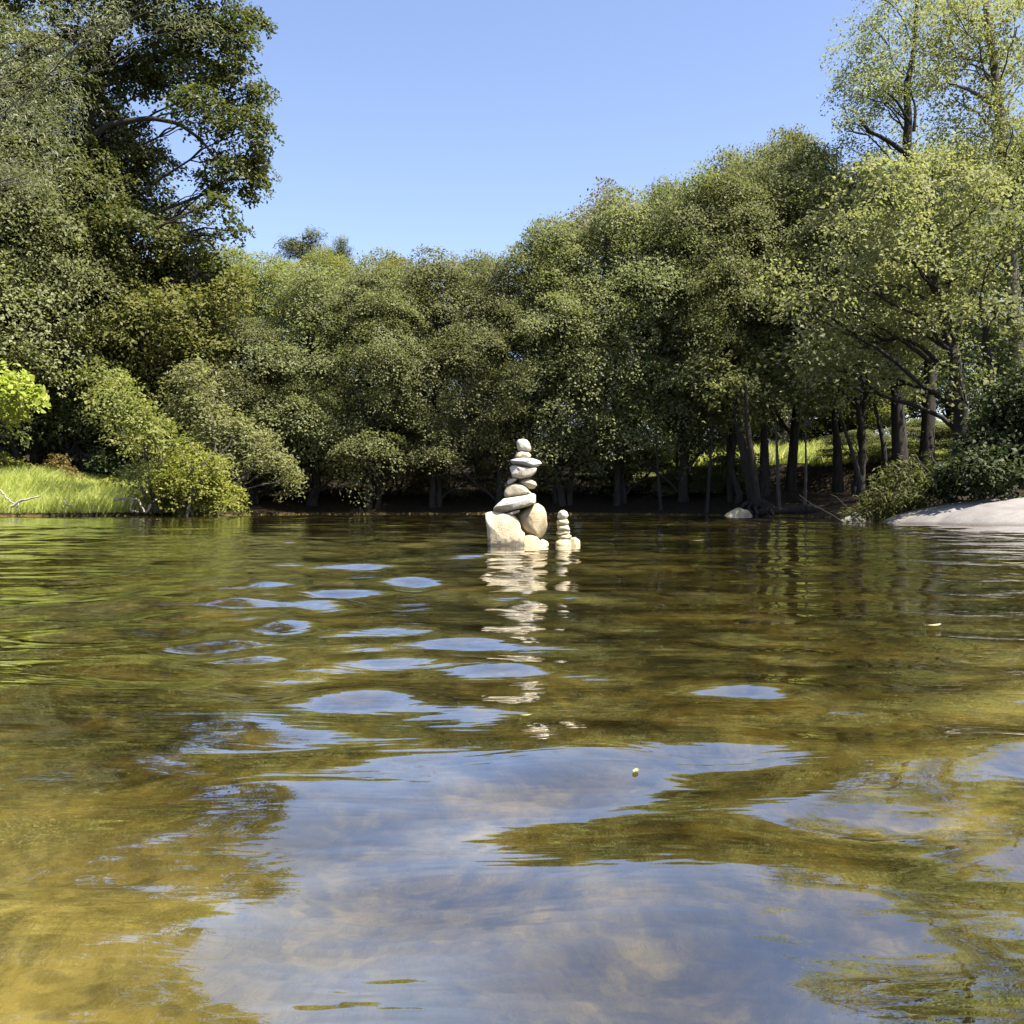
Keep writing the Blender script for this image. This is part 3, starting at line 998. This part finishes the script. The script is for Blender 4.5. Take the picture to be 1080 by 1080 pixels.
branchwork("dead_branch", "dark arched branch drooping from the stick into the water by the bush", 26.9,
           [([(168, 523), (180, 524), (192, 531), (202, 541)], 0.035, 0.015, 0.0)], M["bark"], group=DW)
branchwork("dead_branch", "bleached forked branch lying in the grass at the far left", 26.9,
           [([(12, 534), (26, 527), (43, 523)], 0.04, 0.015, 0.0), ([(20, 530), (17, 538)], 0.03, 0.015, 0.0), ([(0, 517), (8, 526), (16, 532)], 0.03, 0.02, 0.0)], M["driftwood"], group=DW)
branchwork("dead_branch", "small bleached stick alone in the middle of the bank grass", 27.1,
           [([(68, 529), (72, 533), (76, 534)], 0.03, 0.015, 0.0)], M["driftwood"], group=DW)

# ------------------------------------------------------------------ grass (nobody could count it)


def blades(name, n, xr, yr, keep, hmin, hmax, wid, seed, label, mat):
    r = np.random.default_rng(seed)
    x = r.uniform(*xr, n * 3); y = r.uniform(*yr, n * 3)
    sd = shore_sd(x, y)
    ok = keep(x, y, sd, r.random(n * 3))
    x, y = x[ok][:n], y[ok][:n]
    z = ground_z(x, y) - 0.02
    n = len(x)
    patch = np.clip(0.75 + 0.4 * nz(x, y, 1.3, 4), 0.4, 1.3)
    h = r.uniform(hmin, hmax, n) * patch
    a = r.uniform(0, 2 * PI, n)
    t = np.stack([np.cos(a), np.sin(a), 0 * a], 1) * (wid * r.uniform(0.6, 1.3, n))[:, None]
    lean = np.stack([r.normal(0.35, 0.42, n), r.normal(-0.15, 0.42, n), 0 * x], 1) * h[:, None]
    b = np.stack([x, y, z], 1)
    up = np.array([0, 0, 1.0]) * h[:, None]
    v = np.stack([b - t, b + t, b + t * 0.8 + up * 0.6 + lean * 0.4, b - t * 0.8 + up * 0.6 + lean * 0.4, b + up + lean], 1).reshape(-1, 3)
    i = np.arange(n)[:, None] * 5
    o = link(name, mesh_np(name, v, i + np.array([[0, 1, 2, 3]]), i + np.array([[3, 2, 4]]), mat=mat))
    return tag(o, label, "grass", None, "stuff")


blades("bank_grass", 42000, (-18, -6.6), (26.5, 33),
       lambda x, y, sd, u: (sd > 0.02) & (sd < 4.5) & (u < sm(-8.0, -9.2, x)), 0.22, 0.62, 0.011, 81, "tall sunlit green grass covering the left river bank", M["grass"])
blades("meadow_grass", 16000, (4.5, 17), (33, 48),
       lambda x, y, sd, u: sd > 6.4, 0.25, 0.7, 0.018, 82, "bright meadow grass beyond the shaded stems of the right bank", M["grass"])
special("reddish_bush", "small rusty brown bush at the back edge of the left bank grass", "shrub", 30.5, 62,
        [(55, 498, 13), (70, 500, 13), (62, 490, 12)], M["brown"], M["bark"], 83, r0=0.02, stem_n=3, size=0.09, spr=0.2, dens=14, n=30, dy=0.2)
special("small_bush", "small bright green bush behind the bank grass, left edge", "shrub", 30.0, 12,
        [(5, 488, 13), (20, 492, 10), (-8, 490, 12)], M["bright"], M["bark"], 84, r0=0.02, stem_n=3, size=0.10, spr=0.2, dens=14, n=30, dy=0.2)
special("small_bush", "tiny bright leafy bush at the back of the grass right of the rusty bush", "shrub", 29.6, 115,
        [(112, 508, 8), (120, 512, 8)], M["bright"], M["bark"], 85, r0=0.015, stem_n=2, size=0.10, spr=0.15, dens=16, n=24, dy=0.15)

# ------------------------------------------------------------------ stones


def stone_mesh(name, poly, dep, y0, d, mat, seed, p=2.6, noise=0.03, tilt=0.0, round_=1, seg=60, lay=21, facets=5):
    """a solid stone: outline (photo pixels at distance d), own depth, rounded front and back"""
    r = np.random.default_rng(seed)
    P_ = np.array([[(a - 540) / F * d, H + (HOR - b) / F * d] for a, b in poly])
    e = np.vstack([P_, P_[:1]])
    s = np.r_[0, np.cumsum(np.hypot(*np.diff(e, axis=0).T))]
    t = np.linspace(0, s[-1], seg, endpoint=False)
    o = np.stack([np.interp(t, s, e[:, 0]), np.interp(t, s, e[:, 1])], 1)
    for _ in range(round_):
        o = (np.roll(o, 1, 0) + 2 * o + np.roll(o, -1, 0)) / 4
    c = o.mean(0)
    tt = np.sin(np.linspace(-PI / 2, PI / 2, lay + 2)[1:-1])
    v = []
    for q in tt:
        k = max(0.05, (1 - abs(q) ** p)) ** (1 / p)
        ring = c + (o - c) * k
        v.append(np.stack([ring[:, 0], np.full(seg, y0 + q * dep) + tilt * (ring[:, 1] - c[1]), ring[:, 1]], 1))
    v.append([[c[0], y0 - dep * 1.0, c[1]]]); v.append([[c[0], y0 + dep * 1.0, c[1]]])
    v = np.vstack(v)
    sz = math.sqrt(np.ptp(o[:, 0]) * np.ptp(o[:, 1]))
    ctr = np.array([c[0], y0, c[1]])
    dirn = unit(v - ctr)
    f = 2.2 / sz
    w = v + seed * 3.7
    n3 = (np.sin(w[:, 0] * f * 2.1 + 1.7 * np.sin(w[:, 2] * f * 1.3)) + np.sin(w[:, 1] * f * 1.9 + 1.3 * np.sin(w[:, 0] * f)) + np.sin(w[:, 2] * f * 2.3 + w[:, 1] * f)) / 3
    n4 = np.sin(w[:, 0] * f * 5 + 2 * np.sin(w[:, 1] * f * 4)) * np.sin(w[:, 2] * f * 6 + w[:, 0] * f * 3)
    v = v + dirn * ((n3 + 0.35 * n4) * noise * sz)[:, None]
    rel = v - ctr
    for _ in range(facets):                    # flat broken faces
        nn = unit(r.normal(0, 1, 3) * np.array([1.0, 1.3, 0.8]))
        pr = rel @ nn
        hh = pr.max() * r.uniform(0.80, 0.93)
        rel = rel - np.clip(pr - hh, 0, None)[:, None] * nn * 0.94
    v = rel + ctr
    i = np.arange(lay - 1)[:, None] * seg
    j = np.arange(seg)[None]; j2 = (j + 1) % seg
    q = np.stack([i + j, i + j2, i + seg + j2, i + seg + j], -1).reshape(-1, 4)
    L0 = (lay - 1) * seg
    j = np.arange(seg); j2 = (j + 1) % seg
    tri = np.vstack([np.stack([np.full(seg, lay * seg), j2, j], 1), np.stack([np.full(seg, lay * seg + 1), L0 + j, L0 + j2], 1)])
    me = mesh_np(name, v - ctr, q, tri, mat=mat, smooth=True)
    o_ = link(name, me)
    o_.location = ctr
    return o_


CD = 10.1
TALL = "stones stacked in the tall cairn"
SMALL = "stones stacked in the small pile"


def cr(pts):          # traced at 8.31 times the photo's size
    return [(505 + a / 8.31, 455 + b / 8.31) for a, b in pts]


def cstone(pts, dep, y, mat, label, group, seed, **kw):
    o = stone_mesh("stone", cr(pts), dep, CD + y, CD, M[mat], seed, **kw)
    tag(o, label, "stone", group)
    o.cycles.is_caustics_receiver = True
    return o


cstone([(332, 92), (345, 72), (380, 65), (420, 75), (445, 105), (457, 145), (448, 174), (400, 182), (345, 178), (333, 135)], 0.055, 0, "stone_white",
       "egg-shaped pale stone standing at the very top of the tall cairn", TALL, 1, p=2.2)
cstone([(317, 215), (335, 187), (375, 172), (430, 178), (460, 207), (455, 226), (420, 238), (350, 240), (322, 230)], 0.06, 0, "stone_cream",
       "small rounded cream pebble directly under the cairn's egg-shaped top stone", TALL, 2, p=2.2)
cstone([(268, 255), (310, 240), (370, 232), (470, 236), (530, 255), (552, 280), (520, 306), (470, 322), (400, 314), (330, 300), (290, 282)], 0.14, 0, "stone_grey",
       "flat bluish grey slab with pointed ends near the cairn's top", TALL, 3, p=2.4, noise=0.015, round_=0, facets=7)
cstone([(264, 303), (300, 294), (350, 306), (430, 318), (504, 322), (498, 355), (470, 385), (420, 408), (360, 420), (300, 402), (275, 388), (271, 345)], 0.13, 0, "stone_white",
       "rough white angular block under the bluish grey slab", TALL, 4, p=4, noise=0.03, facets=9, round_=0)
cstone([(246, 442), (262, 425), (300, 408), (335, 408), (335, 428), (285, 462), (250, 468)], 0.09, 0.0, "stone_white",
       "small thin pale pebble wedged at the left of the cairn's waist", TALL, 5, p=2.3)
cstone([(340, 440), (390, 418), (450, 414), (498, 442), (510, 475), (482, 502), (440, 506), (390, 480)], 0.11, 0.02, "stone_olive",
       "smooth oval olive pebble sticking out right at the cairn's waist", TALL, 6, p=2.2)
cstone([(218, 530), (235, 490), (270, 463), (320, 452), (370, 462), (420, 492), (450, 530), (430, 552), (330, 572), (235, 584), (218, 562)], 0.14, -0.01, "stone_olive",
       "round-backed olive stone lying on the long sloping slab of the cairn", TALL, 7, p=2.4)
cstone([(428, 545), (442, 524), (460, 538), (458, 560)], 0.03, -0.08, "stone_white",
       "tiny white chip tucked beside the round-backed olive stone", TALL, 8, p=2.4)
cstone([(128, 675), (150, 648), (215, 588), (300, 576), (400, 562), (480, 542), (499, 560), (499, 625), (440, 652), (330, 682), (200, 717), (138, 702)], 0.19, -0.02, "stone_white",
       "long sloping white slab spanning the two big base stones of the cairn", TALL, 9, p=6, noise=0.012, round_=0, facets=7)
cstone([(232, 724), (300, 698), (358, 686), (352, 706), (272, 736)], 0.10, -0.10, "stone_white",
       "thin white wedge jammed under the long sloping slab", TALL, 10, p=3, noise=0.02)
cstone([(58, 715), (130, 698), (220, 713), (310, 733), (345, 775), (360, 820), (365, 865), (400, 890), (392, 950), (395, 1150), (180, 1180), (70, 1150), (80, 950), (75, 860), (60, 770)],
       0.22, 0.0, "stone_cream_wet", "biggest blocky cream base stone at the cairn's left, its foot wet and dark", TALL, 13, p=9, noise=0.014, round_=0, facets=6)
cstone([(340, 740), (400, 688), (470, 648), (520, 628), (570, 658), (600, 720), (597, 830), (580, 890), (540, 932), (490, 925), (420, 892), (380, 850), (358, 800)],
       0.18, 0.06, "stone_tan", "big rounded tan boulder propped at the cairn's right", TALL, 12, p=3, noise=0.03, facets=12)
cstone([(372, 955), (400, 908), (450, 900), (510, 915), (545, 960), (560, 1150), (360, 1150)], 0.20, -0.02, "stone_tan",
       "low rounded stone at water level between the cairn's two base stones", TALL, 13, p=2.6)
cstone([(520, 962), (560, 945), (608, 968), (640, 1120), (510, 1120)], 0.16, 0.02, "stone_tan",
       "lowest flat stone barely above water at the cairn's right foot", TALL, 14, p=2.6)
cstone([(688, 745), (693, 715), (715, 695), (745, 689), (775, 705), (786, 740), (770, 766), (720, 772), (693, 764)], 0.055, 0, "stone_white",
       "round white pebble on top of the small pile", SMALL, 15, p=2.2)
cstone([(680, 795), (690, 773), (730, 765), (775, 769), (791, 795), (780, 818), (740, 828), (690, 823)], 0.06, 0, "stone_cream",
       "rounded pebble second from the top of the small pile", SMALL, 16, p=2.2)
cstone([(683, 850), (690, 828), (730, 820), (780, 816), (800, 838), (805, 862), (780, 876), (700, 872)], 0.065, 0, "stone_cream",
       "widest middle pebble of the small pile, third from its top", SMALL, 17, p=2.3)
cstone([(678, 887), (695, 867), (740, 860), (795, 870), (800, 894), (770, 909), (700, 912), (682, 904)], 0.065, 0, "stone_tan",
       "flat pebble fourth from the top of the small pile", SMALL, 18, p=2.3)
cstone([(695, 920), (730, 904), (790, 900), (814, 917), (800, 938), (750, 946), (702, 940)], 0.07, 0, "stone_cream",
       "lowest flat pebble of the small pile, resting on its base stone", SMALL, 19, p=2.3)
cstone([(672, 965), (710, 945), (770, 940), (805, 945), (815, 1110), (660, 1110)], 0.14, 0, "stone_tan",
       "flat base stone at water level carrying the small pile", SMALL, 20, p=2.6)
cstone([(790, 960), (808, 935), (850, 928), (888, 955), (900, 1110), (780, 1110)], 0.10, 0.03, "stone_tan",
       "low cream stone at water level right of the small pile", SMALL, 21, p=2.6)

# the granite slab that slopes into the water on the right
nx_, ny_ = 90, 46
u, v = np.meshgrid(np.linspace(0, 1, nx_), np.linspace(-1, 1, ny_))
half = 2.6 * np.clip(1 - (1 - np.clip(u / 0.35, 0, 1)) ** 2, 0.0004, 1) ** 0.5
x = 7.15 + u * 8.5
y = 19.7 + 0.12 * (x - 7.15) * -0.9 + v * half
prof = 0.62 * (1 - np.exp(-(x - 7.15) / 1.0)) * np.clip(1 - np.abs(v) ** 2.6, 0, 1) ** 0.75
z = prof - 0.06 - 0.30 * np.abs(v) ** 9 + 0.022 * nz(x, y, 2.4, 6) * np.clip(prof * 4, 0, 1)
z -= 0.05 * np.exp(-((y - 18.9 - 0.35 * (x - 8.8)) / 0.09) ** 2) * np.clip(prof * 5, 0, 1)      # a long joint in the rock
top = np.stack([x, y, z], -1).reshape(-1, 3)
bot = top.copy(); bot[:, 2] = -0.5
i = np.arange((ny_ - 1) * nx_).reshape(ny_ - 1, nx_)[:, :-1].ravel()
q = np.stack([i, i + 1, i + nx_ + 1, i + nx_], -1)
N0 = nx_ * ny_
ed = np.concatenate([np.arange(nx_), np.arange(1, ny_) * nx_ + nx_ - 1, (ny_ - 1) * nx_ + np.arange(nx_ - 2, -1, -1), np.arange(ny_ - 2, 0, -1) * nx_])
e2 = np.roll(ed, -1)
q = np.vstack([q, q[:, ::-1] + N0, np.stack([ed, ed + N0, e2 + N0, e2], -1)])
o = link("granite_slab", mesh_np("granite_slab", np.vstack([top, bot]), q, mat=M["slab"], smooth=True))
tag(o, "large smooth pale granite slab sloping into the water at the right edge", "rock")
o.cycles.is_caustics_receiver = True
for poly, dep, d, mat, lab, sd_ in (
    ([(886, 551), (896, 545), (905, 540), (913, 543), (914, 551), (915, 560), (886, 560)], 0.3, 21.5, "slab", "small pale rock at the water's edge left of the granite slab", 31),
    ([(762, 549), (768, 541), (778, 536), (790, 538), (796, 548), (796, 556), (762, 556)], 0.3, 27.6, "stone_tan", "tan bank rock catching sun left of the exposed roots", 32),
    ([(738, 550), (745, 545), (755, 546), (758, 556), (738, 556)], 0.2, 28.4, "stone_tan", "low bank stone left of the tan bank rock", 33),
):
    o = stone_mesh("rock", poly, dep, d + 0.1, d, M[mat], sd_, p=3, noise=0.05)
    tag(o, lab, "rock")

# stones on the river bed, seen through the water
r = np.random.default_rng(17)
for k in range(22):
    d = r.uniform(2.6, 9.0)
    x = r.uniform(-0.5, 0.5) * d * 1.05
    s = r.uniform(0.06, 0.15)
    a = np.linspace(0, 2 * PI, 11)[:-1]
    rr = s * r.uniform(0.75, 1.15, 10)
    poly = [(540 + (x + c1) * F / d, HOR - (c2 - H) * F / d) for c1, c2 in zip(rr * np.cos(a), -0.0 + 0.55 * rr * np.sin(a))]
    o = stone_mesh("submerged_stone", poly, s * r.uniform(0.7, 1.0), d, d, M["bedstone"] if "bedstone" in M else M["stone_olive"], 200 + k, p=2.3, noise=0.05, seg=24, lay=9)
    o.location.z = gz(x, d) + 0.05 * s
    tag(o, "algae-brown stone lying on the river bed under clear water", "stone", "stones on the river bed")
    o.cycles.is_caustics_receiver = True

# leaves floating on the river
lt = NT("floating_leaf_skin")
M["float"] = lt.done(lt.principled((0.24, 0.22, 0.10), 0.6, 0.3))
for px, py, wpx, rz, lab in (
    (735, 571, 16, 0.1, "pale floating leaf on dark water right of the small stone pile"),
    (555, 757, 12, 0.3, "tiny whitish leaf floating in mid water below the cairn's reflection"),
    (671, 816, 15, 1.2, "olive leaf floating just above the sky's reflection"),
    (1068, 597, 28, -0.2, "pale leaf floating near the right edge below the granite slab"),
    (985, 663, 24, 0.5, "thin pale leaf floating on brown water at the right"),
):
    d = H * F / (py - HOR)
    x = (px - 540) / F * d
    L = wpx / F * d
    t = np.linspace(0, 1, 9)
    w = 0.33 * L * np.sin(PI * t) ** 0.8 + 0.002
    vs = []
    for a, b in zip(t, w):
        for c in (-1, -0.5, 0, 0.5, 1):
            vs.append(((a - 0.5) * L, c * b * 0.5, 0.10 * L * (abs(c) ** 2 * 0.6 + (2 * a - 1) ** 2 * 0.5)))
    i = (np.arange(8)[:, None] * 5 + np.arange(4)[None]).ravel()
    o = link("floating_leaf", mesh_np("floating_leaf", vs, np.stack([i, i + 1, i + 6, i + 5], -1), mat=M["float"], smooth=True))
    o.location = (x, d, wz(x, d) + 0.002)
    o.rotation_euler.z = rz
    tag(o, lab, "leaf")
